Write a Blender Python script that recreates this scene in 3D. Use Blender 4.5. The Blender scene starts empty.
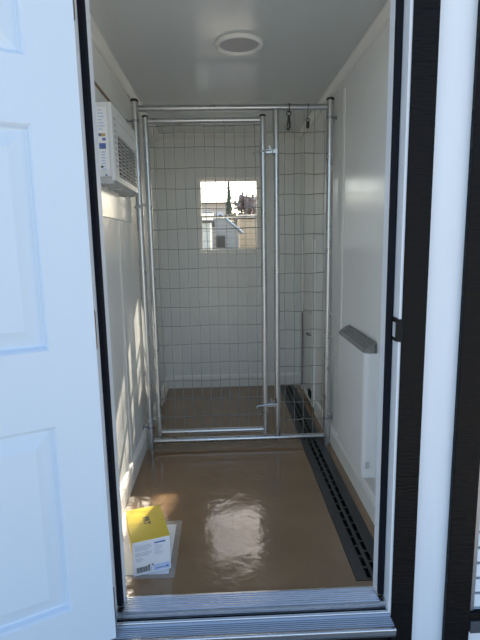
import bpy, bmesh, math, random
from mathutils import Vector, Matrix

random.seed(7)
SC = bpy.context.scene
COL = SC.collection

# ------------------------------------------------------------------ materials
def new_mat(name):
    m = bpy.data.materials.new(name)
    m.use_nodes = True
    nt = m.node_tree
    return m, nt, nt.nodes['Principled BSDF']

def mat(name, color, rough=0.5, metal=0.0, noise=0.0, nscale=8.0, bump=0.0, bscale=60.0,
        stretch=(1, 1, 1), coat=0.0, spec=0.5, rvar=0.0):
    m, nt, b = new_mat(name)
    b.inputs['Roughness'].default_value = rough
    b.inputs['Metallic'].default_value = metal
    b.inputs['Specular IOR Level'].default_value = spec
    b.inputs['Coat Weight'].default_value = coat
    tc = nt.nodes.new('ShaderNodeTexCoord')
    mp = nt.nodes.new('ShaderNodeMapping')
    mp.inputs['Scale'].default_value = stretch
    nt.links.new(tc.outputs['Object'], mp.inputs['Vector'])
    nz = nt.nodes.new('ShaderNodeTexNoise')
    nz.inputs['Scale'].default_value = nscale
    nz.inputs['Detail'].default_value = 5
    nt.links.new(mp.outputs['Vector'], nz.inputs['Vector'])
    mr = nt.nodes.new('ShaderNodeMapRange')
    mr.inputs['From Min'].default_value = 0.25
    mr.inputs['From Max'].default_value = 0.75
    mr.inputs['To Min'].default_value = 1 - noise
    mr.inputs['To Max'].default_value = 1 + noise
    nt.links.new(nz.outputs['Fac'], mr.inputs['Value'])
    mx = nt.nodes.new('ShaderNodeMix')
    mx.data_type = 'RGBA'
    mx.blend_type = 'MULTIPLY'
    mx.inputs['Factor'].default_value = 1.0
    mx.inputs['A'].default_value = (*color, 1)
    nt.links.new(mr.outputs['Result'], mx.inputs['B'])
    nt.links.new(mx.outputs['Result'], b.inputs['Base Color'])
    if rvar:
        m2 = nt.nodes.new('ShaderNodeMapRange')
        m2.inputs['From Min'].default_value = 0.3
        m2.inputs['From Max'].default_value = 0.7
        m2.inputs['To Min'].default_value = max(0.01, rough - rvar)
        m2.inputs['To Max'].default_value = rough + rvar
        nt.links.new(nz.outputs['Fac'], m2.inputs['Value'])
        nt.links.new(m2.outputs['Result'], b.inputs['Roughness'])
    if bump:
        n2 = nt.nodes.new('ShaderNodeTexNoise')
        n2.inputs['Scale'].default_value = bscale
        n2.inputs['Detail'].default_value = 3
        nt.links.new(mp.outputs['Vector'], n2.inputs['Vector'])
        bp = nt.nodes.new('ShaderNodeBump')
        bp.inputs['Strength'].default_value = bump
        bp.inputs['Distance'].default_value = 0.01
        nt.links.new(n2.outputs['Fac'], bp.inputs['Height'])
        nt.links.new(bp.outputs['Normal'], b.inputs['Normal'])
    return m

def glass_mat(name, refl=0.1, tint=(1, 1, 1)):
    m = bpy.data.materials.new(name)
    m.use_nodes = True
    nt = m.node_tree
    nt.nodes.clear()
    out = nt.nodes.new('ShaderNodeOutputMaterial')
    tr = nt.nodes.new('ShaderNodeBsdfTransparent')
    tr.inputs['Color'].default_value = (*tint, 1)
    gl = nt.nodes.new('ShaderNodeBsdfGlossy')
    gl.inputs['Roughness'].default_value = 0.02
    fr = nt.nodes.new('ShaderNodeFresnel')
    fr.inputs['IOR'].default_value = 1.35
    mx = nt.nodes.new('ShaderNodeMixShader')
    nt.links.new(fr.outputs['Fac'], mx.inputs['Fac'])
    nt.links.new(tr.outputs['BSDF'], mx.inputs[1])
    nt.links.new(gl.outputs['BSDF'], mx.inputs[2])
    nt.links.new(mx.outputs['Shader'], out.inputs['Surface'])
    return m

def film_mat(name, color, opacity):
    m, nt, b = new_mat(name)
    b.inputs['Base Color'].default_value = (*color, 1)
    b.inputs['Roughness'].default_value = 0.18
    b.inputs['Alpha'].default_value = opacity
    nz = nt.nodes.new('ShaderNodeTexNoise')
    nz.inputs['Scale'].default_value = 25
    bp = nt.nodes.new('ShaderNodeBump')
    bp.inputs['Strength'].default_value = 0.3
    bp.inputs['Distance'].default_value = 0.005
    nt.links.new(nz.outputs['Fac'], bp.inputs['Height'])
    nt.links.new(bp.outputs['Normal'], b.inputs['Normal'])
    return m

def siding_mat(name, color, pitch):
    """horizontal lap boards by a saw wave on height"""
    m, nt, b = new_mat(name)
    b.inputs['Roughness'].default_value = 0.6
    tc = nt.nodes.new('ShaderNodeTexCoord')
    wv = nt.nodes.new('ShaderNodeTexWave')
    wv.wave_type = 'BANDS'
    wv.bands_direction = 'Z'
    wv.wave_profile = 'SAW'
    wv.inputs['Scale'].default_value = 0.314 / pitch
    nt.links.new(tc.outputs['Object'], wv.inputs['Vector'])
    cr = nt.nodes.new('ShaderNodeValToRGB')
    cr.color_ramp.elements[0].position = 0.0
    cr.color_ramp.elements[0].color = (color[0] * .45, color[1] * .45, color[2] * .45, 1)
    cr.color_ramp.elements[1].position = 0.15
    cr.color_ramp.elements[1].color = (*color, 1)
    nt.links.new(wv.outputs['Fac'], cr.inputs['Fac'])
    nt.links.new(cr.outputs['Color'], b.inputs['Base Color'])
    return m

FRP = mat('glossy_white_wall_panel', (.875, .885, .86), .22, noise=.025, nscale=2.5, bump=.05, bscale=9, rvar=.05)
CEIL = mat('glossy_ceiling_panel', (.60, .635, .63), .16, noise=.04, nscale=2.0, bump=.06, bscale=7, stretch=(1, .35, 1))
TRIMW = mat('white_trim_plastic', (.88, .865, .82), .35, noise=.03, nscale=6)
FLOOR = mat('brown_gloss_floor_paint', (.265, .165, .088), .12, noise=.10, nscale=3.5, bump=.24, bscale=12, rvar=.04, coat=.1)
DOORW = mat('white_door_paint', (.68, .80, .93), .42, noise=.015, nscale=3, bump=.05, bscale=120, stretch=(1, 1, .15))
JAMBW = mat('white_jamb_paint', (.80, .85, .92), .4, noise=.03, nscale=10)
SIDW = mat('white_siding_paint', (.78, .86, .95), .5, noise=.03, nscale=14, bump=.12, bscale=50, stretch=(1, 1, .15))
BLACKW = mat('black_stained_wood', (.0042, .0038, .0046), .5, noise=.55, nscale=22, bump=.35, bscale=70, stretch=(.35, .35, 2.2), rvar=.12, spec=.14)
RUBBER = mat('black_rubber_seal', (.004, .005, .010), .6, noise=.1, spec=.15)
ALU = mat('brushed_aluminium', (.70, .71, .73), .24, 1.0, noise=.08, nscale=30, stretch=(.1, 6, 6), rvar=.08)
DALU = mat('dull_grey_aluminium', (.34, .36, .40), .42, .9, noise=.1, nscale=20)
GALV = mat('galvanized_tube_steel', (.60, .61, .62), .30, 1.0, noise=.04, nscale=26, rvar=.04)
WIRE = mat('galvanized_wire', (.30, .30, .29), .45, .75, noise=.2, nscale=30)
DARKM = mat('dark_steel', (.07, .07, .07), .4, .8, noise=.2, nscale=20)
BRASS = mat('tarnished_hinge_steel', (.22, .18, .14), .45, .9, noise=.3, nscale=40)
GRATE = mat('charcoal_grate_plastic', (.040, .038, .037), .42, noise=.15, nscale=30)
PIT = mat('black_drain_channel', (.004, .004, .004), .7, noise=.1)
ACW = mat('white_appliance_plastic', (.80, .81, .80), .38, noise=.02)
ACG = mat('grey_grille_plastic', (.52, .53, .52), .5, noise=.05)
ACD = mat('dark_grille_recess', (.05, .05, .055), .6, noise=.1)
HEATW = mat('white_heater_enamel', (.82, .83, .82), .3, noise=.02)
HGRILLE = mat('grey_heater_grille', (.25, .24, .215), .45, .0, noise=.12, nscale=40)
YELLOW = mat('yellow_printed_card', (.80, .58, .015), .38, noise=.06, nscale=12)
CARDW = mat('white_printed_card', (.80, .82, .88), .42, noise=.03, nscale=20)
CARDB = mat('brown_card_edge', (.20, .14, .06), .8, noise=.1)
INK = mat('black_ink', (.012, .012, .015), .5, noise=.1)
INKB = mat('blue_ink', (.10, .16, .42), .5, noise=.1)
INKG = mat('pale_grey_ink', (.46, .49, .58), .5, noise=.1)
INKL = mat('pale_blue_ink', (.52, .63, .88), .5, noise=.1)
INKO = mat('ochre_ink', (.55, .38, .14), .5, noise=.1)
PAPER = mat('white_paper', (.93, .93, .92), .6, noise=.02)
FILM = film_mat('clear_plastic_film', (.88, .90, .92), .24)
BROWNW = mat('brown_edge_wood', (.24, .17, .10), .6, noise=.25, nscale=30, stretch=(1, .1, 1))
GLASS = glass_mat('window_glass')
LENS = mat('frosted_lamp_lens', (.50, .49, .48), .5, noise=.02)
GRAVEL = mat('pale_gravel_ground', (.46, .43, .38), .9, noise=.25, nscale=9, bump=.5, bscale=40)
ROOFM = mat('dark_roof_sheet', (.05, .05, .055), .5, .3, noise=.1)
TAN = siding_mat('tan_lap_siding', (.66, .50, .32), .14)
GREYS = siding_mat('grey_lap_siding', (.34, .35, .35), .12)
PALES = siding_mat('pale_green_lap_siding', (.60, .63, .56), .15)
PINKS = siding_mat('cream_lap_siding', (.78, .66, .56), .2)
METROOF = mat('blue_grey_metal_roof', (.45, .50, .58), .3, .7, noise=.2, nscale=14, stretch=(4, 1, 1))
MROOF = mat('matte_brown_shingle', (.07, .06, .055), .95, noise=.2, spec=.05)
BARK = mat('brown_bark', (.10, .075, .055), .9, noise=.3, nscale=20, bump=.5)
LEAFR = mat('reddish_autumn_leaves', (.30, .215, .19), .7, noise=.4, nscale=4)
LEAFG = mat('dark_green_leaves', (.07, .095, .04), .7, noise=.4, nscale=4)
CHROME = mat('bright_steel_insert', (.80, .84, .90), .4, .3, noise=.03)

# ------------------------------------------------------------------ mesh helper
class MB:
    def __init__(self):
        self.bm = bmesh.new()
        self.mats = []
        self.cur = 0
    def use(self, m):
        if m not in self.mats:
            self.mats.append(m)
        self.cur = self.mats.index(m)
        return self
    def _f(self, vs):
        try:
            f = self.bm.faces.new(vs)
            f.material_index = self.cur
            return f
        except ValueError:
            return None
    def box(self, x0, x1, y0, y1, z0, z1, M=None, bev=0.0):
        cs = [(x0, y0, z0), (x1, y0, z0), (x1, y1, z0), (x0, y1, z0),
              (x0, y0, z1), (x1, y0, z1), (x1, y1, z1), (x0, y1, z1)]
        vs = [self.bm.verts.new((M @ Vector(c)) if M else c) for c in cs]
        fs = [self._f([vs[i] for i in q]) for q in
              [(0, 3, 2, 1), (4, 5, 6, 7), (0, 1, 5, 4), (1, 2, 6, 5), (2, 3, 7, 6), (3, 0, 4, 7)]]
        if bev:
            es = set(e for f in fs for e in f.edges)
            r = bmesh.ops.bevel(self.bm, geom=list(es), offset=bev, segments=2, affect='EDGES', profile=.5)
            for f in r['faces']:
                f.material_index = self.cur
        return self
    def quad(self, *pts):
        self._f([self.bm.verts.new(p) for p in pts])
        return self
    def tube(self, pts, r, seg=12, cap=True, closed=False):
        pts = [Vector(p) for p in pts]
        rr = r if isinstance(r, (list, tuple)) else [r] * len(pts)
        rings = []
        n = len(pts)
        up = None
        for i, p in enumerate(pts):
            if closed:
                t = (pts[(i + 1) % n] - pts[i - 1])
            else:
                t = pts[min(i + 1, n - 1)] - pts[max(i - 1, 0)]
            t.normalize()
            if up is None:
                a = Vector((0, 0, 1)) if abs(t.z) < .9 else Vector((1, 0, 0))
                up = t.cross(a).normalized()
            u = (up - t * up.dot(t)).normalized()
            up = u
            v = t.cross(u)
            rings.append([self.bm.verts.new(p + rr[i] * (math.cos(2 * math.pi * k / seg) * u + math.sin(2 * math.pi * k / seg) * v)) for k in range(seg)])
        m = n if closed else n - 1
        for i in range(m):
            a, b = rings[i], rings[(i + 1) % n]
            for k in range(seg):
                self._f([a[k], a[(k + 1) % seg], b[(k + 1) % seg], b[k]])
        if cap and not closed:
            self._f(list(reversed(rings[0])))
            self._f(rings[-1])
        return self
    def lathe(self, prof, c, axis='z', seg=32):
        """prof: (radius, height) list; closed where radius is 0"""
        rings = []
        for r, h in prof:
            if r < 1e-6:
                rings.append([self.bm.verts.new((c[0], c[1], c[2] + h))])
            else:
                rings.append([self.bm.verts.new((c[0] + r * math.cos(2 * math.pi * k / seg), c[1] + r * math.sin(2 * math.pi * k / seg), c[2] + h)) for k in range(seg)])
        for a, b in zip(rings[:-1], rings[1:]):
            for k in range(seg):
                k2 = (k + 1) % seg
                if len(a) == 1:
                    self._f([a[0], b[k2], b[k]])
                elif len(b) == 1:
                    self._f([a[k], a[k2], b[0]])
                else:
                    self._f([a[k], a[k2], b[k2], b[k]])
        return self
    def prism(self, prof, axis, a0, a1):
        """extrude a 2D profile along axis 'x','y' or 'z'"""
        def P(u, v, a):
            return {'x': (a, u, v), 'y': (u, a, v), 'z': (u, v, a)}[axis]
        A = [self.bm.verts.new(P(u, v, a0)) for u, v in prof]
        B = [self.bm.verts.new(P(u, v, a1)) for u, v in prof]
        n = len(prof)
        for i in range(n):
            self._f([A[i], A[(i + 1) % n], B[(i + 1) % n], B[i]])
        self._f(list(reversed(A)))
        self._f(B)
        return self
    def build(self, name, m=None, parent=None, off=None, smooth=False):
        bm = self.bm
        if off is not None:
            bmesh.ops.translate(bm, verts=bm.verts, vec=-Vector(off))
        bmesh.ops.recalc_face_normals(bm, faces=bm.faces)
        me = bpy.data.meshes.new(name)
        bm.to_mesh(me)
        bm.free()
        if m is not None and not self.mats:
            self.mats = [m]
        for x in self.mats:
            me.materials.append(x)
        if smooth:
            for p in me.polygons:
                p.use_smooth = True
            try:
                me.set_sharp_from_angle(angle=math.radians(40))
            except Exception:
                pass
        o = bpy.data.objects.new(name, me)
        COL.objects.link(o)
        if parent is not None:
            o.parent = parent
        return o

def tag(o, label=None, cat=None, group=None, kind=None):
    if label: o['label'] = label
    if cat: o['category'] = cat
    if group: o['group'] = group
    if kind: o['kind'] = kind
    return o

def empty(name, loc, label, cat, rotz=0.0, group=None, kind=None):
    o = bpy.data.objects.new(name, None)
    COL.objects.link(o)
    o.empty_display_size = .05
    o.location = loc
    o.rotation_euler = (0, 0, rotz)
    return tag(o, label, cat, group, kind)

def struct(name, mb, m, label, cat, smooth=False):
    return tag(mb.build(name, m, smooth=smooth), label, cat, kind='structure')

# ------------------------------------------------------------------ room numbers (metres)
XL, XR = -.455, .600            # inner faces of the side walls
YF, YB = -1.131, 1.118          # inner faces of the front and back walls
YE = -1.210                     # outer face of the front wall
ZC = 1.903                      # ceiling
OL, OR = -.349, .493            # door opening
OT = 1.865                      # head of the door opening
WX0, WX1, WZ0, WZ1 = -.164, .295, 1.050, 1.597   # window hole in the back wall
YBO = YB + .085
GZ = -.36                       # ground outside

# ------------------------------------------------------------------ setting
b = MB()
b.box(XL, .427, YF - .003, YB, -.06, 0)
b.box(.554, XR, YF - .003, YB, -.06, 0)
b.box(.427, .554, 1.088, YB, -.06, 0)
b.box(.427, .554, YF - .003, -1.103, -.06, 0)
b.box(.427, .554, -1.103, 1.088, -.06, -.052)
struct('floor', b, FLOOR, 'glossy brown painted floor of the small kennel room', 'floor')

b = MB().box(XL - .08, XR + .08, YE, YBO, ZC, ZC + .05)
struct('ceiling', b, CEIL, 'glossy grey-white panel ceiling with a round light', 'ceiling')

b = MB().box(XL - .08, XL, YF, YBO, -.06, ZC)
struct('wall_left', b, FRP, 'glossy white left side wall under the air conditioner', 'wall')
b = MB().box(XR, XR + .08, YF, YBO, -.06, ZC)
struct('wall_right', b, FRP, 'glossy white right side wall behind the panel heater', 'wall')

b = MB()
b.box(XL - .08, WX0, YB, YBO, -.06, ZC)
b.box(WX1, XR + .08, YB, YBO, -.06, ZC)
b.box(WX0, WX1, YB, YBO, -.06, WZ0)
b.box(WX0, WX1, YB, YBO, WZ1, ZC)
struct('wall_back', b, FRP, 'white back wall holding the small window', 'wall')

b = MB().use(SIDW)
b.box(-1.25, OL - .02, YE, YF - .001, -.20, 2.0)
b.box(OR + .02, .752, YE, YF - .001, -.20, 2.0)
b.box(OL - .02, OR + .02, YE, YF - .001, OT + .02, 2.0)
b.box(.752, 1.5, YE, YF - .001, 1.75, 2.0)
b.box(.752, 1.35, YE, YF - .001, -.20, -.03)
b.box(1.35, 1.5, YE, YF - .001, -.12, 1.75)
struct('wall_front', b, None, 'white painted outside wall around the doorway', 'wall')

# dark board under the sill and along the foot of the outside wall
b = MB().box(-1.25, 1.5, YE - .012, YE + .07, GZ + .03, -.202)
b.box(OL - .02, OR + .02, YE + .001, YE + .06, -.2018, -.119)
struct('trim_1', b, BLACKW, 'black skirt board below the door sill', 'trim')

# roof, a plain mono-pitch sheet with fascia
b = MB()
b.prism([(YE - .14, 2.06), (YE - .14, 2.10), (YBO + .1, 2.02), (YBO + .1, 1.98)], 'x', -1.35, 1.6)
b.box(-1.35, 1.6, YE - .16, YE - .14, 2.0, 2.11)
struct('roof', b, ROOFM, 'dark roof sheet over the kennel building', 'roof')
b = MB()
b.box(-1.35, 1.6, YE - .14, YE, 1.99, 2.005)
struct('trim_2', b, JAMBW, 'white soffit under the front eave', 'trim')
# far walls of the neighbouring kennel unit
b = MB().box(1.42, 1.5, YF, YBO, -.12, 1.98)
struct('wall_side', b, SIDW, 'white end wall of the neighbouring kennel unit', 'wall')

# crown mouldings (a real cove profile)
def crown(name, prof, axis, a0, a1, label):
    struct(name, MB().prism(prof, axis, a0, a1), TRIMW, label, 'moulding', smooth=False)
cw, chh = .030, .042
crown('trim_3', [(XL, ZC - chh), (XL + .008, ZC - chh), (XL + .012, ZC - chh + .012), (XL + cw - .010, ZC - .022), (XL + cw, ZC - .012), (XL + cw, ZC), (XL, ZC)], 'y', YF, YB, 'white crown moulding on the left wall above the air conditioner')
crown('trim_4', [(XR, ZC - chh), (XR - .008, ZC - chh), (XR - .012, ZC - chh + .012), (XR - cw + .010, ZC - .022), (XR - cw, ZC - .012), (XR - cw, ZC), (XR, ZC)], 'y', YF, YB, 'white crown moulding along the right wall')
crown('trim_5', [(YB, ZC - chh), (YB - .008, ZC - chh), (YB - .012, ZC - chh + .012), (YB - cw + .010, ZC - .022), (YB - cw, ZC - .012), (YB - cw, ZC), (YB, ZC)], 'x', XL + cw, XR - cw, 'white crown moulding across the back wall')

# baseboards with an eased top
def base(name, prof, axis, a0, a1, label):
    struct(name, MB().prism(prof, axis, a0, a1), TRIMW, label, 'baseboard')
base('baseboard_left', [(XL, 0), (XL + .017, 0), (XL + .017, .075), (XL + .010, .092), (XL, .098)], 'y', YF, YB, 'white baseboard along the left wall')
base('baseboard_right', [(XR, 0), (XR - .014, 0), (XR - .014, .075), (XR - .008, .092), (XR, .098)], 'y', YF, .46, 'white baseboard along the right wall')
base('baseboard_back', [(YB, 0), (YB - .014, 0), (YB - .014, .075), (YB - .008, .092), (YB, .098)], 'x', XL + .017, XR, 'white baseboard along the back wall')

# divider strips of the wall panels
b = MB().prism([(XL, -.352), (XL + .004, -.349), (XL + .004, -.325), (XL, -.322)], 'z', .098, 1.228)
struct('trim_6', b, TRIMW, 'narrow vertical divider strip on the left wall', 'trim')
b = MB().prism([(XR, -.172), (XR - .004, -.169), (XR - .004, -.145), (XR, -.142)], 'z', .098, 1.828)
struct('trim_7', b, TRIMW, 'narrow vertical divider strip on the right wall', 'trim')

# board round the air conditioner with a brown top edge
b = MB().use(FRP).box(XL, XL + .010, -.98, -.02, 1.232, 1.700)
b.use(BROWNW).box(XL, XL + .012, -.98, -.02, 1.700, 1.714)
struct('trim_8', b, None, 'white backing board with brown top edge behind the air conditioner', 'trim')

# ------------------------------------------------------------------ door frame
b = MB()
# stops
b.box(OL - .02, OL + .020, YF - .039, YF, 0, OT)
b.box(OR - .020, OR + .02, YF - .039, YF, 0, OT)
b.box(OL - .02, OR + .02, YF - .039, YF, OT - .02, OT + .02)
# rebates
b.box(OL - .02, OL, YE - .012, YF - .039, -.03, OT)
b.box(OR, OR + .02, YE - .012, YF - .039, -.03, OT)
b.box(OL - .02, OR + .02, YE - .012, YF - .039, OT, OT + .02)
fr = struct('trim_9', b, JAMBW, 'white door frame around the kennel doorway', 'door frame')
b = MB()
def seal(x0, x1):
    b.prism([(x0, YF - .0395), (x1, YF - .0395), (x1, YF - .048), ((x0 + x1) / 2 + .004, YF - .053), (x0, YF - .050)], 'z', .012, OT - .001)
seal(OL + .0005, OL + .0195)
seal(OR - .0195, OR - .0005)
b.box(OL + .0195, OR - .0195, YF - .051, YF - .0395, OT - .019, OT - .001)
b.build('weatherstrip', RUBBER, fr)['label'] = 'black rubber weather seal'
# strike plate
b = MB().use(PIT).box(OR - .003, OR + .0, YE - .008, YE + .034, .838, .906, bev=.001)
b.use(PIT).prism([(OR - .004, YE - .009), (OR + .007, YE - .026), (OR + .0078, YE - .0125)], 'z', .840, .904)
b.use(CHROME).box(OR - .0045, OR - .003, YE + .004, YE + .022, .850, .892)
b.build('strike_plate', None, fr)['label'] = 'black strike plate with bright insert'

# black outside casings
b = MB().box(OR + .008, .569, YE - .018, YE, GZ + .04, 2.0, bev=.002)
struct('trim_10', b, BLACKW, 'black wood casing board right beside the doorway', 'casing')
b = MB().box(OL - .075, OL - .008, YE - .018, YE, GZ + .04, 2.0, bev=.002)
struct('trim_11', b, BLACKW, 'black wood casing board behind the open door', 'casing')
b = MB().box(OL - .006, OR + .006, YE - .018, YE, OT + .021, OT + .095, bev=.002)
struct('trim_12', b, BLACKW, 'black wood head casing over the doorway', 'casing')

# ------------------------------------------------------------------ threshold and sill
t = empty('door_threshold', (0.07, -1.2, -.03), 'ribbed aluminium threshold and sill across the bottom of the doorway', 'threshold')
b = MB()
y0, y1 = YF - .004, -1.203
prof = [(y0, -.001), (y0, .006)]
n = 7
for k in range(n):
    ya = y0 - .006 - k * .0088
    prof += [(ya, .007), (ya - .003, .0095), (ya - .0058, .0095), (ya - .0085, .007)]
prof += [(y1 + .003, .006), (y1, .0035), (y1 - .0008, -.014), (y1 - .0008, -.024), (y1, -.026), (y0, -.026)]
b.prism(prof, 'x', OL + .021, OR - .021)
b.box(OL + .001, OR - .001, y1, YF - .055, -.027, .0055)
b.build('saddle', ALU, t, off=t.location)
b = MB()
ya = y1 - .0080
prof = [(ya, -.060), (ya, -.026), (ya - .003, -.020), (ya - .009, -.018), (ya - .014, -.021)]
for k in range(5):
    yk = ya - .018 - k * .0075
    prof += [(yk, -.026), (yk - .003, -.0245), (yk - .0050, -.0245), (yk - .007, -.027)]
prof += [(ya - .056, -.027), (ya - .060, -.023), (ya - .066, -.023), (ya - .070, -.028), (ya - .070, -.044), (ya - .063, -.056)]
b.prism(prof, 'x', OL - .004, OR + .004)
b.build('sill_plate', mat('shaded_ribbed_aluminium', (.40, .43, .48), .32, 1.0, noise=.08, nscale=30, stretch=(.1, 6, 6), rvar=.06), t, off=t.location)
b = MB()
b.tube([(OL - .004, ya - .006, -.0205), (OR + .004, ya - .006, -.0205)], .0052, 12)
b.build('nosing', ALU, t, off=t.location, smooth=True)['label'] = 'bright rounded sill edge'
b = MB()
b.tube([(OL - .004, ya - .067, -.0275), (OR + .004, ya - .067, -.0275)], .0052, 12)
b.build('nosing', ALU, t, off=t.location, smooth=True)['label'] = 'bright rounded sill edge'
b = MB().box(OL + .001, OR - .001, YE + .001, y1 + .004, -.118, -.061)
b.box(OL + .001, OR - .001, y1 - .009, y1 - .001, -.061, -.027)
b.build('under_sill', RUBBER, t, off=t.location)

# ------------------------------------------------------------------ open entrance door
TH = math.radians(63)
hinge = Vector((-.334, -1.270, 0))
door = empty('door_1', (hinge.x, hinge.y, -.018), 'open white six-panel entrance door at left of the doorway', 'door',
             rotz=math.atan2(-math.cos(TH), -math.sin(TH)), kind='structure')
# local: +x along the leaf away from the hinge, +y into the wall side is the back, inner face at y=0 (faces viewer on local +y or -y)
# dir=(-sin,-cos); viewer normal n=(cos,-sin) ; local y = rot90(dir) = (cos,-sin) = n  -> viewer face is at local y=0, leaf extends to y=-.044
W, ZB, ZT = .835, 0.0, 1.872
px = [(.114, .368), (.467, .721)]
pz = [(.140, .678), (.880, 1.425), (1.575, 1.760)]
b = MB()
def leaf_face(y, s):
    xs = [0, px[0][0], px[0][1], px[1][0], px[1][1], W]
    zs = [0, pz[0][0], pz[0][1], pz[1][0], pz[1][1], pz[2][0], pz[2][1], ZT]
    for i in range(5):
        for j in range(7):
            if i in (1, 3) and j in (1, 3, 5):
                x0, x1, z0, z1 = xs[i], xs[i + 1], zs[j], zs[j + 1]
                rings = []
                for d, h in [(0, 0), (.005, -.005), (.010, -.018), (.014, -.020), (.052, -.0045), (.055, -.0035)]:
                    rings.append([b.bm.verts.new(p) for p in [(x0 + d, y + s * h, z0 + d), (x1 - d, y + s * h, z0 + d), (x1 - d, y + s * h, z1 - d), (x0 + d, y + s * h, z1 - d)]])
                for A, B in zip(rings[:-1], rings[1:]):
                    for k in range(4):
                        b._f([A[k], A[(k + 1) % 4], B[(k + 1) % 4], B[k]])
                b._f(rings[-1])
            else:
                b.quad((xs[i], y, zs[j]), (xs[i + 1], y, zs[j]), (xs[i + 1], y, zs[j + 1]), (xs[i], y, zs[j + 1]))
leaf_face(0, 1)
leaf_face(-.044, -1)
b.quad((0, 0, 0), (0, -.044, 0), (0, -.044, ZT), (0, 0, ZT))
b.quad((W, 0, 0), (W, -.044, 0), (W, -.044, ZT), (W, 0, ZT))
b.quad((0, 0, 0), (W, 0, 0), (W, -.044, 0), (0, -.044, 0))
b.quad((0, 0, ZT), (W, 0, ZT), (W, -.044, ZT), (0, -.044, ZT))
bmesh.ops.remove_doubles(b.bm, verts=b.bm.verts, dist=.0003)
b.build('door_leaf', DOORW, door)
for z in (.030, .865, 1.690):
    b = MB()
    b.tube([(-.006, -.040, z), (-.006, -.040, z + .100)], .0062, 12)
    b.tube([(-.006, -.040, z - .004), (-.006, -.040, z)], .0045, 10)
    b.tube([(-.006, -.040, z + .100), (-.006, -.040, z + .105)], .0045, 10)
    b.box(-.0022, -.0002, -.038, -.004, z, z + .100)
    b.build('hinge', BRASS, door, smooth=True)['label'] = 'tarnished butt hinge'
# lever handle on the far stile
b = MB().lathe([(0, 0), (.026, 0), (.026, .006), (.010, .012), (.010, .034), (.022, .040), (.027, .052), (.022, .064), (0, .068)], (0, 0, 0), seg=24)
for v in b.bm.verts:
    x, y, z = v.co
    v.co = Vector((.770 + x, .0005 + z, .885 + y))
b.build('door_knob', DARKM, door, smooth=True)

# ------------------------------------------------------------------ back window
wy = YB + .030
w = empty('window_1', ((WX0 + WX1) / 2, wy, WZ0), 'small white sash window in the back wall with view outside', 'window', kind='structure')
b = MB()
f = .012
b.box(WX0, WX0 + f, wy, YBO, WZ0, WZ1)
b.box(WX1 - f, WX1, wy, YBO, WZ0, WZ1)
b.box(WX0 + f, WX1 - f, wy, YBO, WZ0, WZ0 + f)
b.box(WX0 + f, WX1 - f, wy, YBO, WZ1 - f, WZ1)
b.build('window_frame', TRIMW, w, off=w.location)
ix0, ix1, iz0, iz1 = WX0 + f, WX1 - f, WZ0 + f, WZ1 - f
zm = 1.318
def sash(name, z0, z1, ya, yb, s):
    b = MB()
    b.box(ix0, ix0 + s, ya, yb, z0, z1)
    b.box(ix1 - s, ix1, ya, yb, z0, z1)
    b.box(ix0 + s, ix1 - s, ya, yb, z0, z0 + s)
    b.box(ix0 + s, ix1 - s, ya, yb, z1 - s, z1)
    o = b.build(name, TRIMW, w, off=w.location)
    b = MB().box(ix0 + s - .002, ix1 - s + .002, (ya + yb) / 2 - .0015, (ya + yb) / 2 + .0015, z0 + s - .002, z1 - s + .002)
    b.build('pane', GLASS, o, off=w.location)
sash('upper_sash', zm - .010, iz1, wy + .028, wy + .046, .009)
sash('lower_sash', iz0, zm + .006, wy + .006, wy + .024, .011)
b = MB().box(WX0 - .006, WX1 + .006, YB - .010, wy, WZ0 - .012, WZ0 + .001, bev=.002)
b.build('window_sill', TRIMW, w, off=w.location)
b = MB().tube([(.030, wy + .002, zm + .012), (.095, wy + .002, zm + .012)], .004, 8)
b.build('sash_lock', TRIMW, w, off=w.location)

# ------------------------------------------------------------------ ceiling light
L = empty('ceiling_light', (.092, -.478, ZC), 'round flush ceiling light with white rim on the glossy ceiling', 'light')
b = MB().lathe([(.095, 0), (.096, -.005), (.094, -.010), (.088, -.014), (.081, -.013), (.078, -.008), (.078, 0)], L.location, seg=48)
b.build('rim', TRIMW, L, off=L.location, smooth=True)
b = MB().lathe([(.078, -.005), (.05, -.0065), (0, -.007)], L.location, seg=48)
b.build('lens', LENS, L, off=L.location, smooth=True)

# ------------------------------------------------------------------ kennel panel with gate
PXL, PXR, PZ = -.412, .566, 1.822
k = empty('kennel_panel', (.077, 0, 0), 'galvanized tube kennel panel with wire gate standing across the room', 'kennel panel')
ko = k.location
R1, R2 = .0180, .0150
def post(x):
    b = MB().tube([(x, 0, .0), (x, 0, PZ)], R1, 18)
    o = b.build('post', GALV, k, off=ko, smooth=True)
    b = MB().lathe([(.0195, -.004), (.0200, .004), (.016, .009), (.008, .012), (0, .0125)], (x, 0, PZ), seg=18)
    b.build('post_cap', DARKM, o, off=ko, smooth=True)
    return o
post(PXL); post(PXR)
MB().tube([(PXL + R1 - .002, 0, 1.787), (PXR - R1 + .002, 0, 1.787)], R2, 16).build('top_rail', GALV, k, off=ko, smooth=True)
MB().tube([(PXL + R1 - .002, 0, .043), (PXR - R1 + .002, 0, .043)], R2, 16).build('bottom_rail', GALV, k, off=ko, smooth=True)
UX = .292
MB().tube([(UX, 0, .043 + R2 - .002), (UX, 0, 1.787 - R2 + .002)], R2, 16).build('upright', GALV, k, off=ko, smooth=True)
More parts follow.
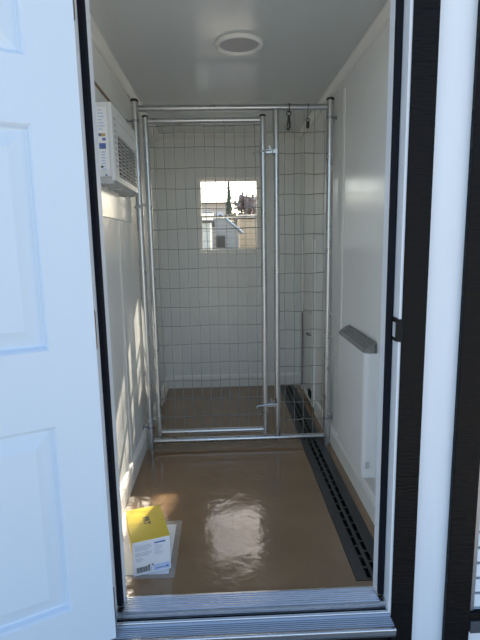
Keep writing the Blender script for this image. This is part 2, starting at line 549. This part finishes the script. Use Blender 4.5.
def mesh_panel(x0, x1, z0, z1, y, px_, pz_, xoff, zoff):
    b = MB()
    x = x0 + xoff
    while x < x1 - .01:
        ph = random.random() * 6
        pts = [(x + .0018 * math.sin(7 * z0 + ph + i * 1.1), y - .0015 + .001 * math.sin(i * .9 + ph), z0 + (z1 - z0) * i / 18) for i in range(19)]
        b.tube(pts, .0016, 5)
        x += px_
    z = z0 + zoff
    while z < z1 - .01:
        ph = random.random() * 6
        n_ = 12
        pts = [(x0 + (x1 - x0) * i / n_, y + .0015, z + .0022 * math.sin(i * .8 + ph)) for i in range(n_ + 1)]
        b.tube(pts, .0019, 5)
        z += pz_
    return b
side = mesh_panel(UX + R2, PXR - R1, .043 + R2, 1.787 - R2, 0, .0508, .1016, .027, .085)
side.build('wire_mesh', WIRE, k, off=ko, smooth=True)
# gate
GX0, GX1, GZ0, GZ1 = -.362, .224, .094, 1.728
b = MB()
b.tube([(GX0, 0, .072), (GX0, 0, GZ1 + .022)], R2, 16)
b.tube([(GX1, 0, .072), (GX1, 0, GZ1 + .022)], R2, 16)
b.tube([(GX0 + R2 - .002, 0, GZ1), (GX1 - R2 + .002, 0, GZ1)], R2 * .92, 16)
b.tube([(GX0 + R2 - .002, 0, GZ0), (GX1 - R2 + .002, 0, GZ0)], R2 * .92, 16)
gate = b.build('gate', GALV, k, off=ko, smooth=True)
gm = mesh_panel(GX0 + R2, GX1 - R2, GZ0 + R2 * .9, GZ1 - R2 * .9, 0, .0508, .1016, .022, .072)
gm.build('wire_mesh', WIRE, gate, off=ko, smooth=True)
for x in (GX0, GX1):
    b = MB().lathe([(R2 + .001, -.006), (R2 + .001, .002), (.008, .006), (0, .007)], (x, 0, GZ1 + .022), seg=16)
    b.build('tube_cap', DARKM, gate, off=ko, smooth=True)
def latch(z):
    b = MB()
    b.tube([(GX1, 0, z - .014), (GX1, 0, z + .014)], R2 + .004, 16)             # collar
    b.tube([(GX1 - .045, -.020, z - .004), (GX1 - .01, -.021, z), (GX1 + .040, -.019, z + .004)], .0042, 8)   # pin lever
    b.tube([(GX1 - .045, -.020, z - .004), (GX1 - .052, -.032, z - .014)], .0042, 8)
    for s in (-1, 1):                                                              # fork
        b.box(GX1 + .012, UX + .004, s * .0185 - .002, s * .0185 + .002, z - .009, z + .009)
    b.box(GX1 + .030, GX1 + .036, -.020, .020, z - .009, z + .026)
    b.tube([(UX - .020, -.0225, z + .026), (UX - .020, -.0225, z - .02)], .003, 8)
    b.build('latch', GALV, gate, off=ko, smooth=True)
latch(1.574); latch(.238)
def hinge_clamp(z):
    b = MB()
    b.tube([(PXL, 0, z - .012), (PXL, 0, z + .012)], R1 + .0035, 16)
    b.tube([(GX0, 0, z + .006), (GX0, 0, z + .024)], R2 + .0035, 16)
    b.box(PXL + R1, GX0 - R2 + .001, -.004, .004, z + .001, z + .014)
    b.tube([(PXL - .012, -.024, z), (PXL + .014, -.024, z)], .0045, 8)
    b.box(PXL - .010, PXL + .010, -.027, -.016, z - .009, z + .009)
    b.tube([(PXL - .0245, -.004, z - .004), (PXL - .010, -.024, z - .004)], .004, 8)
    b.build('hinge', GALV, k, off=ko, smooth=True)
hinge_clamp(1.312); hinge_clamp(.165)
def wall_bracket(x, xw, z):
    s = 1 if xw > x else -1
    b = MB()
    b.tube([(x, 0, z - .006), (x, 0, z + .006)], R1 + .002, 16)
    b.tube([(x + s * (R1), 0, z), (xw - s * .003, 0, z)], .0045, 8)
    b.tube([(xw - s * .0005, 0, z), (xw - s * .006, 0, z)], .011, 12)
    b.build('wall_bracket', DALU, k, off=ko, smooth=True)
wall_bracket(PXL, XL, 1.728); wall_bracket(PXL, XL, .125)
wall_bracket(PXR, XR, 1.735); wall_bracket(PXR, XR, .150)

# snap hooks hanging from the top rail
def ring(b, c, R, r, ax):
    pts = []
    for i in range(16):
        a = 2 * math.pi * i / 16
        if ax == 'x': pts.append((c[0], c[1] + R * math.cos(a), c[2] + R * math.sin(a)))
        else: pts.append((c[0] + R * math.cos(a), c[1], c[2] + R * math.sin(a)))
    b.tube(pts, r, 6, closed=True)
h = empty('snap_hook', (.357, 0, 1.66), 'long metal snap hook hanging from the top rail of the kennel panel', 'hook')
b = MB()
ring(b, (.357, 0, 1.784), R2 + .0062, .0024, 'x')
ring(b, (.357, 0, 1.758), .011, .0026, 'y')
b.build('chain', DARKM, h, off=h.location, smooth=True)
b = MB()
b.tube([(.357, 0, 1.750), (.357, 0, 1.724)], [.006, .0075], 10)
hk = [(.357, 0, 1.724), (.361, 0, 1.714), (.362, 0, 1.700), (.360, 0, 1.688), (.355, 0, 1.680), (.349, 0, 1.682), (.347, 0, 1.690)]
b.tube(hk, [.0075, .006, .0055, .005, .0045, .004, .0035], 8)
b.tube([(.347, 0, 1.692), (.352, 0, 1.722)], .0032, 8)
b.build('hook', DARKM, h, off=h.location, smooth=True)
h = empty('snap_hook', (.452, 0, 1.68), 'short dark clip hanging from a thin wire right of the long snap hook', 'hook')
b = MB()
ring(b, (.452, 0, 1.787), R2 + .0025, .0018, 'x')
b.tube([(.452, -.001, 1.772), (.451, -.003, 1.75), (.452, -.003, 1.730)], .0014, 6)
b.build('cord', DARKM, h, off=h.location, smooth=True)
b = MB()
ring(b, (.452, -.003, 1.724), .008, .0028, 'y')
b.tube([(.452, -.003, 1.718), (.452, -.003, 1.704), (.452, -.003, 1.686)], [.007, .0095, .008], 10)
b.build('clip', DARKM, h, off=h.location, smooth=True)

# ------------------------------------------------------------------ floor drain
d = empty('floor_drain', (.4905, 0, -.05), 'long black slotted floor drain along the right wall', 'drain')
x0, x1, ya, yb = .428, .553, -1.102, 1.087
b = MB()
b.box(x0, x0 + .004, ya, yb, -.051, -.0006)
b.box(x1 - .004, x1, ya, yb, -.051, -.0006)
b.box(x0 + .004, x1 - .004, ya, yb, -.051, -.047)
b.build('channel', PIT, d, off=d.location)
b = MB()
wd = x1 - x0
c = [0, .31, .43, .54, .66, 1.0]
zt, zb = .0025, -.0005
def gbox(u0, u1, v0, v1):
    b.box(x0 + u0 * wd, x0 + u1 * wd, v0, v1, zb, zt)
gbox(c[0], c[1], ya, yb); gbox(c[2], c[3], ya, yb); gbox(c[4], c[5], ya, yb)
for row, (u0, u1) in enumerate(((c[1], c[2]), (c[3], c[4]))):
    v = ya - (.029 if row else 0)
    while v < yb:
        a0, a1 = max(v, ya), min(v + .010, yb)
        if a1 > a0:
            gbox(u0, u1, a0, a1)
        v += .058
b.build('grate', GRATE, d, off=d.location)

# ------------------------------------------------------------------ wall heater
hy0, hy1, hz0, hz1, hx = -.735, -.300, .172, .700, .548
t = empty('wall_heater', (XR - .026, (hy0 + hy1) / 2, hz0), 'slim white panel heater with grey top grille on the right wall', 'heater')
b = MB()
prof = [(XR, hy0)]
for i in range(7):
    a = math.pi / 2 * i / 6
    prof.append((hx + .022 - .022 * math.sin(a), hy0 + .022 - .022 * math.cos(a)))
for i in range(7):
    a = math.pi / 2 * i / 6
    prof.append((hx + .022 - .022 * math.cos(a), hy1 - .022 + .022 * math.sin(a)))
prof.append((XR, hy1))
b.prism(prof, 'z', hz0, hz1 - .0125)
b.build('body', HEATW, t, off=t.location, smooth=True)
b = MB()
gp = []
gx, gr = (hx + XR) / 2 - .0005, (XR - hx) / 2 - .0005
for i in range(9):
    a = math.pi + math.pi * i / 8
    gp.append((gx + gr * math.cos(a), hy0 + gr + .0 + gr * math.sin(a)))
for i in range(9):
    a = math.pi * i / 8
    gp.append((gx + gr * math.cos(a), hy1 - gr + gr * math.sin(a)))
b.prism(gp, 'z', hz1 - .012, hz1 + .006)
nsl = 5
for i in range(nsl):
    xx = hx + .006 + i * (XR - hx - .012) / (nsl - 1)
    b.box(xx - .0016, xx + .0016, hy0 + .028, hy1 - .028, hz1 + .006, hz1 + .011)
for i in range(9):
    yy = hy0 + .04 + i * (hy1 - hy0 - .08) / 8
    b.box(hx + .004, XR - .004, yy - .0015, yy + .0015, hz1 + .006, hz1 + .010)
for v in b.bm.verts:
    u = (v.co.x - hx) / (XR - hx)
    if v.co.z > hz1 - .002:
        v.co.z += -.010 + .034 * u
b.build('grille', HGRILLE, t, off=t.location)['label'] = 'dark grey outlet grille'
b = MB().box(hx + .014, hx + .030, hy0 - .003, hy0 + .002, .212, .240, bev=.001)
b.build('switch', ACG, t, off=t.location)['label'] = 'small grey rocker switch'

# ------------------------------------------------------------------ dog door on the right wall behind the panel
t = empty('dog_door', (XR - .01, .715, .03), 'white sliding dog door in the right wall behind the kennel panel', 'dog door')
b = MB()
b.box(XR - .022, XR, .492, .520, .03, 1.13, bev=.003)
b.box(XR - .022, XR, .905, .930, .03, 1.13, bev=.003)
b.box(XR - .018, XR, .520, .905, .03, .062)
b.build('side_track', TRIMW, t, off=t.location)
b = MB().box(XR - .010, XR - .001, .521, .904, .064, .640)
b.build('sliding_panel', FRP, t, off=t.location)
b = MB().box(XR - .024, XR - .019, .893, .9045, .064, .610)
b.box(XR - .020, XR - .010, .530, .66, .064, .110)
b.build('seal', RUBBER, t, off=t.location)['label'] = 'black seal strip'
b = MB()
b.tube([(XR - .009, .60, .500), (XR - .034, .60, .500), (XR - .034, .66, .500), (XR - .009, .66, .500)], .004, 8)
b.build('pull_handle', DARKM, t, off=t.location, smooth=True)

# ------------------------------------------------------------------ air conditioner
ax0, ax1 = XL + .0105, -.381
ay0, ay1, az0, az1 = -.690, -.205, 1.358, 1.630
t = empty('air_conditioner', (XL + .03, (ay0 + ay1) / 2, az0), 'white window air conditioner set through the left wall with stickers on its side', 'air conditioner')
to = t.location
# body shell: side face and a bezel around the two grille openings
b = MB()
b.box(ax0, ax1 - .014, ay0, ay1, az0 + .012, az1, bev=.003)
b.build('housing', ACW, t, off=to)
gy0, gy1, gz0, gz1 = ay0 + .085, ay1 - .020, az0 + .022, az1 - .095
b = MB()
xf0, xf1 = ax1 - .0135, ax1
b.box(xf0, xf1, ay0, gy0, az0, az1, bev=.002)
b.box(xf0, xf1, gy1, ay1, az0, az1, bev=.002)
b.box(xf0, xf1, gy0, gy1, az0, gz0)
b.box(xf0, xf1, gy0, gy1, gz1, gz1 + .018)
b.box(xf0, xf1, gy0, gy1, az1 - .016, az1)
b.build('front_bezel', ACW, t, off=to)
b = MB().box(xf0, xf0 + .002, gy0, gy1, gz0, gz1)
b.box(xf0, xf0 + .002, gy0, gy1, gz1 + .018, az1 - .016)
b.build('grille_recess', ACD, t, off=to)['label'] = 'dark recess behind the grilles'
b = MB()
n_ = 11
for i in range(n_):
    z = gz0 + (i + .5) * (gz1 - gz0) / n_
    b.prism([(xf0 + .003, z + .002), (xf1 + .001, z - .003), (xf1 + .001, z + .001), (xf0 + .003, z + .006)], 'y', gy0, gy1)
for i in range(4):
    y = gy0 + (i + 1) * (gy1 - gy0) / 5
    b.box(xf0 + .003, xf1 - .001, y - .003, y + .003, gz0, gz1)
b.build('intake_grille', ACG, t, off=to)
b = MB()
n_ = 16
for i in range(n_):
    y = gy0 + (i + .5) * (gy1 - gy0) / n_
    b.box(xf0 + .003, xf1 - .001, y - .005, y + .005, gz1 + .018, az1 - .016)
b.box(xf0 + .003, xf1, gy0, gy1, gz1 + .050, gz1 + .056)
b.build('outlet_vanes', ACW, t, off=to)
b = MB()
for i in range(9):
    z = az0 + .05 + i * .021
    b.box(xf1 - .001, xf1 + .0012, ay0 + .030, ay0 + .058, z, z + .010)
b.build('side_slots', ACG, t, off=to)
b = MB()
b.prism([(ax0, az0 - .012), (ax1 - .012, az0 - .012), (ax1 - .002, az0 - .002), (ax1 - .014, az0 + .011), (ax0, az0 + .011)], 'y', ay0 + .004, ay1 - .004)
for i in range(5):
    y = ay0 + .06 + i * .1
    b.box(ax0, ax1 - .016, y, y + .012, az0 - .017, az0 - .012)
b.build('drip_tray', ACG, t, off=to)['label'] = 'grey base tray below the housing'
# stickers on the side that faces the doorway
b = MB()
yy = ay0 - .0006
def st(x0, x1, z0, z1, m):
    b.use(m).quad((x0, yy, z0), (x1, yy, z0), (x1, yy, z1), (x0, yy, z1))
sx0, sx1 = ax0 + .004, ax1 - .018
sm = (sx0 + sx1) / 2
for i in range(7):
    st(sm - .012, sm + .004 + .004 * (i % 3), 1.600 - i * .011, 1.604 - i * .011, INKL)
st(sm - .006, sm + .012, 1.512, 1.522, INKO)
st(sm - .012, sm - .003, 1.512, 1.522, INKB)
st(sm + .0, sm + .013, 1.497, 1.506, INKB)
st(sm - .012, sm + .012, 1.468, 1.488, INKB)
for i in range(7):
    st(sm - .006, sm + .010 - .003 * (i % 2), 1.455 - i * .010, 1.459 - i * .010, INKL)
st(sm - .010, sm - .001, 1.402, 1.409, INK)
st(sm + .004, sm + .011, 1.372, 1.379, INKB)
yy = ay0 - .0003
b.use(PAPER).quad((sx0 + .002, yy, 1.395), (sx1 - .001, yy, 1.395), (sx1 - .001, yy, 1.612), (sx0 + .002, yy, 1.612))
b.build('sticker', None, t, off=to)['label'] = 'printed label strip with blue marks'

# ------------------------------------------------------------------ parcel: clear mailer with papers, box on it
t = empty('plastic_mailer', (-.295, -.883, 0), 'clear plastic sleeve with white paper lying flat under the yellow box', 'mailer')
to = t.location
def sheet(x0, x1, y0, y1, z, amp, nx=10, ny=14, seed=0):
    b = MB()
    g = [[b.bm.verts.new((x0 + (x1 - x0) * i / nx, y0 + (y1 - y0) * j / ny,
                          z + amp * (1 + math.sin(i * 1.3 + j * .7 + seed) * math.sin(j * .9 - i * .5 + seed)) * .5)) for j in range(ny + 1)] for i in range(nx + 1)]
    for i in range(nx):
        for j in range(ny):
            b._f([g[i][j], g[i + 1][j], g[i + 1][j + 1], g[i][j + 1]])
    return b
b = sheet(-.398, -.206, -1.030, -.738, .0012, .0008)
b.build('paper', PAPER, t, off=to, smooth=True)
b = MB()
for i in range(9):
    b.box(-.226 - .006 * (i % 2), -.216, -.80 - i * .022, -.803 - i * .022, .0022, .0024)
b.build('print', INKG, t, off=to)['label'] = 'faint printed lines'
b = sheet(-.412, -.184, -1.052, -.716, .0026, .0010, seed=2)
b.build('clear_film', FILM, t, off=to, smooth=True)['label'] = 'clear plastic film'

BW, BD, BH = .128, .205, .126
rot = math.radians(17)
bx = empty('cardboard_box', (-.322, -1.042, .0042), 'small yellow and white printed box standing on the plastic sleeve', 'box', rotz=rot)
b = MB().use(CARDW).box(0, BW, 0, BD, 0, BH - .0006, bev=.0008)
b.build('carton', None, bx)
b = MB().use(YELLOW)
b.box(-.0006, BW + .0006, -.0006, BD + .0006, BH - .0006, BH + .0008)
b.quad((-.0007, BD, BH * .55), (-.0007, 0, BH * .55), (-.0007, 0, BH), (-.0007, BD, BH))
b.quad((BW + .0007, 0, BH * .55), (BW + .0007, BD, BH * .55), (BW + .0007, BD, BH), (BW + .0007, 0, BH))
b.use(CARDB)
b.quad((-.0012, BD * .45, BH - .008), (-.0012, .004, BH - .008), (-.0012, .004, BH - .002), (-.0012, BD * .45, BH - .002))
b.use(mat('dark_yellow_fold', (.50, .36, .02), .5)).box(.004, BW - .004, BD * .498, BD * .502, BH + .0008, BH + .0010)
b.build('lid', None, bx)['label'] = 'bright yellow top'
# lettering on the lid, turned to read along the box
def text_mesh(body, size, name):
    cu = bpy.data.curves.new(name, 'FONT')
    cu.body = body
    cu.size = size
    cu.extrude = 0
    cu.offset = size * .035
    cu.align_x = 'CENTER'
    cu.align_y = 'CENTER'
    ob = bpy.data.objects.new(name, cu)
    COL.objects.link(ob)
    dg = bpy.context.evaluated_depsgraph_get()
    me = bpy.data.meshes.new_from_object(ob.evaluated_get(dg))
    bpy.data.objects.remove(ob)
    return me
me = text_mesh('PRT', .030, 'lettering')
me.transform(Matrix.Translation((BW * .50, BD * .56, BH + .0013)) @ Matrix.Rotation(math.radians(-90), 4, 'Z'))
me.materials.clear(); me.materials.append(INK)
o = bpy.data.objects.new('lettering', me); COL.objects.link(o); o.parent = bx
o['label'] = 'short black lettering on the yellow top'
# printing on the white front
b = MB()
yf = -.0009
def pr(x0, x1, z0, z1, m):
    b.use(m).quad((x0, yf, z0), (x1, yf, z0), (x1, yf, z1), (x0, yf, z1))
for i in range(8):
    z = .108 - i * .0052
    if i in (4,): continue
    pr(.008, .064 - .010 * (i in (3, 7)), z, z + .0020, INKG)
for i in range(3):
    z = .062 - i * .005
    pr(.008, .030 + .006 * (i % 2), z, z + .0018, INKG)
pr(.074, .112, .1075, .1130, INKB)
for i in range(7):
    z = .100 - i * .0056
    pr(.074, .090 + .012 * ((i * 3) % 4) / 3, z, z + .0018, INKG)
b.build('print', None, bx)['label'] = 'printed grey text lines under a blue heading'
b = MB()
xb = .010
for i in range(15):
    wbar = [.0010, .0018, .0026][(i * 7) % 3]
    pr(xb, xb + wbar, .010, .030, INK)
    xb += wbar + [.0009, .0016][(i * 5) % 2]
b.build('barcode', None, bx)
b = MB()
pr(.050, .0555, .028, .0335, INK); pr(.062, .0675, .028, .0335, INK)
for i in range(3):
    pr(.050, .062, .010 + i * .005, .012 + i * .005, INKG)
pr(.074, .112, .012, .0150, INKB); pr(.112, .119, .010, .018, INKB)
yf = -.00085
pr(.068, .124, .006, .028, INKL)
b.build('accent_panel', None, bx)['label'] = 'pale blue panel with two small black symbols'

# ------------------------------------------------------------------ outside, right: neighbouring opening with slats
w2 = empty('window_2', (1.05, YE, -.05), 'slatted kennel opening with black casing at the right edge', 'window', kind='structure')
o2 = w2.location
b = MB()
b.box(.672, .750, YE - .018, YE, GZ + .04, 2.0, bev=.002)
b.box(1.35, 1.43, YE - .018, YE, GZ + .04, 2.0, bev=.002)
b.box(.750, 1.35, YE - .018, YE, -.056, -.030, bev=.002)
b.box(.750, 1.35, YE - .018, YE, 1.75, 1.83, bev=.002)
b.build('casing', BLACKW, w2, off=o2)
b = MB()
b.box(.752, .766, YE - .008, YE + .02, -.029, 1.75)
b.box(1.326, 1.35, YE - .008, YE + .02, -.029, 1.75)
b.box(.766, 1.326, YE - .008, YE + .02, 1.726, 1.75)
b.build('frame', DALU, w2, off=o2)
b = MB()
zz = -.022
while zz < 1.70:
    b.prism([(YE + .012, zz), (YE + .000, zz), (YE + .003, zz + .040), (YE + .013, zz + .040)], 'x', .767, 1.325)
    zz += .052
b.build('slats', SIDW, w2, off=o2)['label'] = 'white horizontal slats'
b = MB().box(.767, 1.325, YE + .022, YE + .030, -.06, 1.725)
b.build('backing', ACD, w2, off=o2)
b = MB().box(.752, 1.35, YE - .022, YE - .001, -.098, -.057, bev=.002)
struct('trim_13', b, mat('slate_grey_paint', (.05, .06, .075), .5, noise=.1), 'grey ledge strip below the slatted opening', 'trim')

# ------------------------------------------------------------------ yard seen through the back window
def disc_ground():
    b = MB()
    b.quad((-60, -60, GZ), (60, -60, GZ), (60, 90, GZ), (-60, 90, GZ))
    return b
struct('ground', disc_ground(), GRAVEL, 'pale gravel yard around the kennel building', 'ground')

def shed(name, x0, x1, y0, y1, h, peak, wallm, roofm, label, ridge='y', eave=.12, apex=None):
    s = empty(name, ((x0 + x1) / 2, (y0 + y1) / 2, GZ), label, 'shed')
    xm = apex if apex is not None else (x0 + x1) / 2
    b = MB()
    if ridge == 'y':
        b.prism([(x0, GZ), (x1, GZ), (x1, h), (xm, peak), (x0, h)], 'y', y0, y1)
    else:
        ym = (y0 + y1) / 2
        b.prism([(y0, GZ), (y1, GZ), (y1, h), (ym, peak), (y0, h)], 'x', x0, x1)
    b.build('walls', wallm, s, off=s.location)
    b = MB()
    if ridge == 'y':
        for xa in (x0, x1):
            sg = -1 if xa == x0 else 1
            sl = (peak - h) / abs(xm - xa)
            e = xa + sg * eave
            ze = h - sl * eave
            b.prism([(xm, peak + .01), (e, ze + .01), (e, ze + .05), (xm, peak + .06)], 'y', y0 - eave, y1 + eave)
    else:
        ym = (y0 + y1) / 2
        for ya in (y0, y1):
            sg = -1 if ya == y0 else 1
            sl = (peak - h) / (ym - y0)
            e = ya + sg * eave
            ze = h - sl * eave
            b.prism([(ym, peak + .01), (e, ze + .01), (e, ze + .05), (ym, peak + .06)], 'x', x0 - eave, x1 + eave)
    b.build('roof', roofm, s, off=s.location)
    return s

def shed_window(s, x0, x1, z0, z1, y, m=ACD, fm=TRIMW):
    b = MB()
    f_ = .035
    b.box(x0, x0 + f_, y - .03, y, z0, z1); b.box(x1 - f_, x1, y - .03, y, z0, z1)
    b.box(x0 + f_, x1 - f_, y - .03, y, z0, z0 + f_); b.box(x0 + f_, x1 - f_, y - .03, y, z1 - f_, z1)
    o = b.build('window', fm, s, off=s.location)
    MB().box(x0 + f_, x1 - f_, y - .012, y - .001, z0 + f_, z1 - f_).build('pane', m, o, off=s.location)

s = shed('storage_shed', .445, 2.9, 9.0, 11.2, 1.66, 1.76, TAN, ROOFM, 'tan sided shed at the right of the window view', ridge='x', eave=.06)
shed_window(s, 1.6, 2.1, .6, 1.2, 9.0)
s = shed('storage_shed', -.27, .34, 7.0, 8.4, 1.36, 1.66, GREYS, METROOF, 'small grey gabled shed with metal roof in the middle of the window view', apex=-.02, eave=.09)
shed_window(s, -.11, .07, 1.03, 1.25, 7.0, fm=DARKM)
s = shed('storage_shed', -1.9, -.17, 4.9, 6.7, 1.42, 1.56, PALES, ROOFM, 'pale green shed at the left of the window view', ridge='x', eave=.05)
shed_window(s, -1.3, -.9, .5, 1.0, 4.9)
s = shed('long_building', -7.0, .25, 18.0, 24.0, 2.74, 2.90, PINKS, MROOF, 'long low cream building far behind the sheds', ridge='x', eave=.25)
for i in range(7):
    shed_window(s, -6.4 + i * .93, -5.9 + i * .93, 1.90, 2.42, 18.0)

def tree(x, y, h, cr, nleaf, leafm, label, trunk_r=.1, lo=.35, ls=.13):
    t = empty('tree', (x, y, GZ), label, 'tree')
    b = MB()
    b.tube([(x, y, GZ), (x + .05, y, GZ + h * .35), (x - .03, y + .05, GZ + h * .7), (x, y, GZ + h * .95)], [trunk_r, trunk_r * .75, trunk_r * .45, trunk_r * .12], 8)
    for i in range(14):
        a = random.random() * 6.28
        z0 = GZ + h * (lo + .5 * i / 14)
        l = cr * (.6 + .5 * random.random())
        b.tube([(x, y, z0), (x + .5 * l * math.cos(a), y + .5 * l * math.sin(a), z0 + .25 * l), (x + l * math.cos(a), y + l * math.sin(a), z0 + .6 * l)], [trunk_r * .35, trunk_r * .2, .006], 5)
    b.build('trunk', BARK, t, off=t.location, smooth=True)
    b = MB()
    cz = GZ + h * (lo + 1) / 2
    rz = h * (1 - lo) / 2
    cl = []
    for i in range(90):
        a = random.random() * 6.28; u = random.uniform(-1, 1); r = random.random() ** .5
        cl.append((x + cr * r * math.sqrt(1 - u * u) * math.cos(a), y + cr * r * math.sqrt(1 - u * u) * math.sin(a), cz + rz * r * u))
    for i in range(nleaf):
        c_ = random.choice(cl)
        p = Vector([c_[j] + random.gauss(0, cr * .2) for j in range(3)])
        d1 = Vector([random.gauss(0, 1) for _ in range(3)]).normalized() * ls
        d2 = d1.orthogonal().normalized() * ls * .55
        b.quad(p - d1, p + d2, p + d1, p - d2)
    b.build('foliage', leafm, t, off=t.location)
    return t
tree(1.02, 16.6, 3.55, .50, 3400, LEAFR, 'reddish bushy tree left of the two behind the tan shed', .10, lo=.02, ls=.13)
tree(2.10, 19.5, 4.5, .85, 4600, LEAFR, 'taller reddish tree at the right edge behind the tan shed', .12, lo=.02, ls=.16)
# narrow conifer: foliage laid on a slim cone
t = empty('tree', (.30, 15.2, GZ), 'slim dark conifer beside the cream building', 'tree')
MB().tube([(.30, 15.2, GZ), (.30, 15.2, 3.0)], [.09, .02], 8).build('trunk', BARK, t, off=t.location)
b = MB()
for i in range(900):
    u = random.random()
    z = 1.2 + 2.15 * u
    rr = .30 * (1 - u) ** 1.3 * math.sqrt(random.random()) + .01
    a = random.random() * 6.283
    p = Vector((.30 + rr * math.cos(a), 15.2 + rr * math.sin(a), z))
    d1 = Vector((math.cos(a), math.sin(a), -.9)).normalized() * .07
    d2 = Vector((-math.sin(a), math.cos(a), 0)) * .03
    b.quad(p - d1, p + d2, p + d1, p - d2)
b.build('foliage', LEAFG, t, off=t.location)
tree(1.85, 7.3, 6.0, 1.0, 190, LEAFG, 'added tall leafy tree, out of view right of the back window, breaking up the sunlight', .12, lo=.55, ls=.12)  # unseen tree, added so its leaves dapple the sun entering the back window

# ------------------------------------------------------------------ light
sd = Vector((1.0, 3.6, 2.35)).normalized()
sun = bpy.data.lights.new('sun', 'SUN')
sun.energy = 14.0
sun.angle = math.radians(.53)
sun.color = (1.0, .90, .74)
so = bpy.data.objects.new('sun', sun)
COL.objects.link(so)
so.location = (3, 10, 8)
so.rotation_euler = sd.to_track_quat('Z', 'Y').to_euler()

wd_ = bpy.data.worlds.new('sky')
SC.world = wd_
wd_.use_nodes = True
nt = wd_.node_tree
bg = nt.nodes['Background']
sky = nt.nodes.new('ShaderNodeTexSky')
sky.sky_type = 'NISHITA'
sky.sun_disc = False
sky.sun_elevation = math.asin(sd.z)
sky.sun_rotation = math.atan2(sd.x, sd.y)
sky.dust_density = 1.5
nt.links.new(sky.outputs['Color'], bg.inputs['Color'])
bg.inputs['Strength'].default_value = .35

SC.view_settings.view_transform = 'Standard'
SC.view_settings.look = 'None'
SC.view_settings.exposure = -0.20
SC.view_settings.gamma = 1.04
SC.cycles.diffuse_bounces = 8
SC.cycles.max_bounces = 16

# ------------------------------------------------------------------ camera
cam = bpy.data.cameras.new('camera')
cam.sensor_fit = 'HORIZONTAL'
cam.sensor_width = 36.0
cam.lens = 475.06 / 480 * 36.0
cam.clip_start = .02
cam.clip_end = 300
co = bpy.data.objects.new('camera', cam)
COL.objects.link(co)
F = Vector((0.0343725, 0.98623938, -0.16171091))
R = Vector((0.99912029, -0.03779939, -0.01816197))
U = Vector((0.02402462, 0.16094438, 0.98667103))
M = Matrix(((R.x, U.x, -F.x, .0045), (R.y, U.y, -F.y, -2.5131), (R.z, U.z, -F.z, 1.1243), (0, 0, 0, 1)))
co.matrix_world = M
SC.camera = co
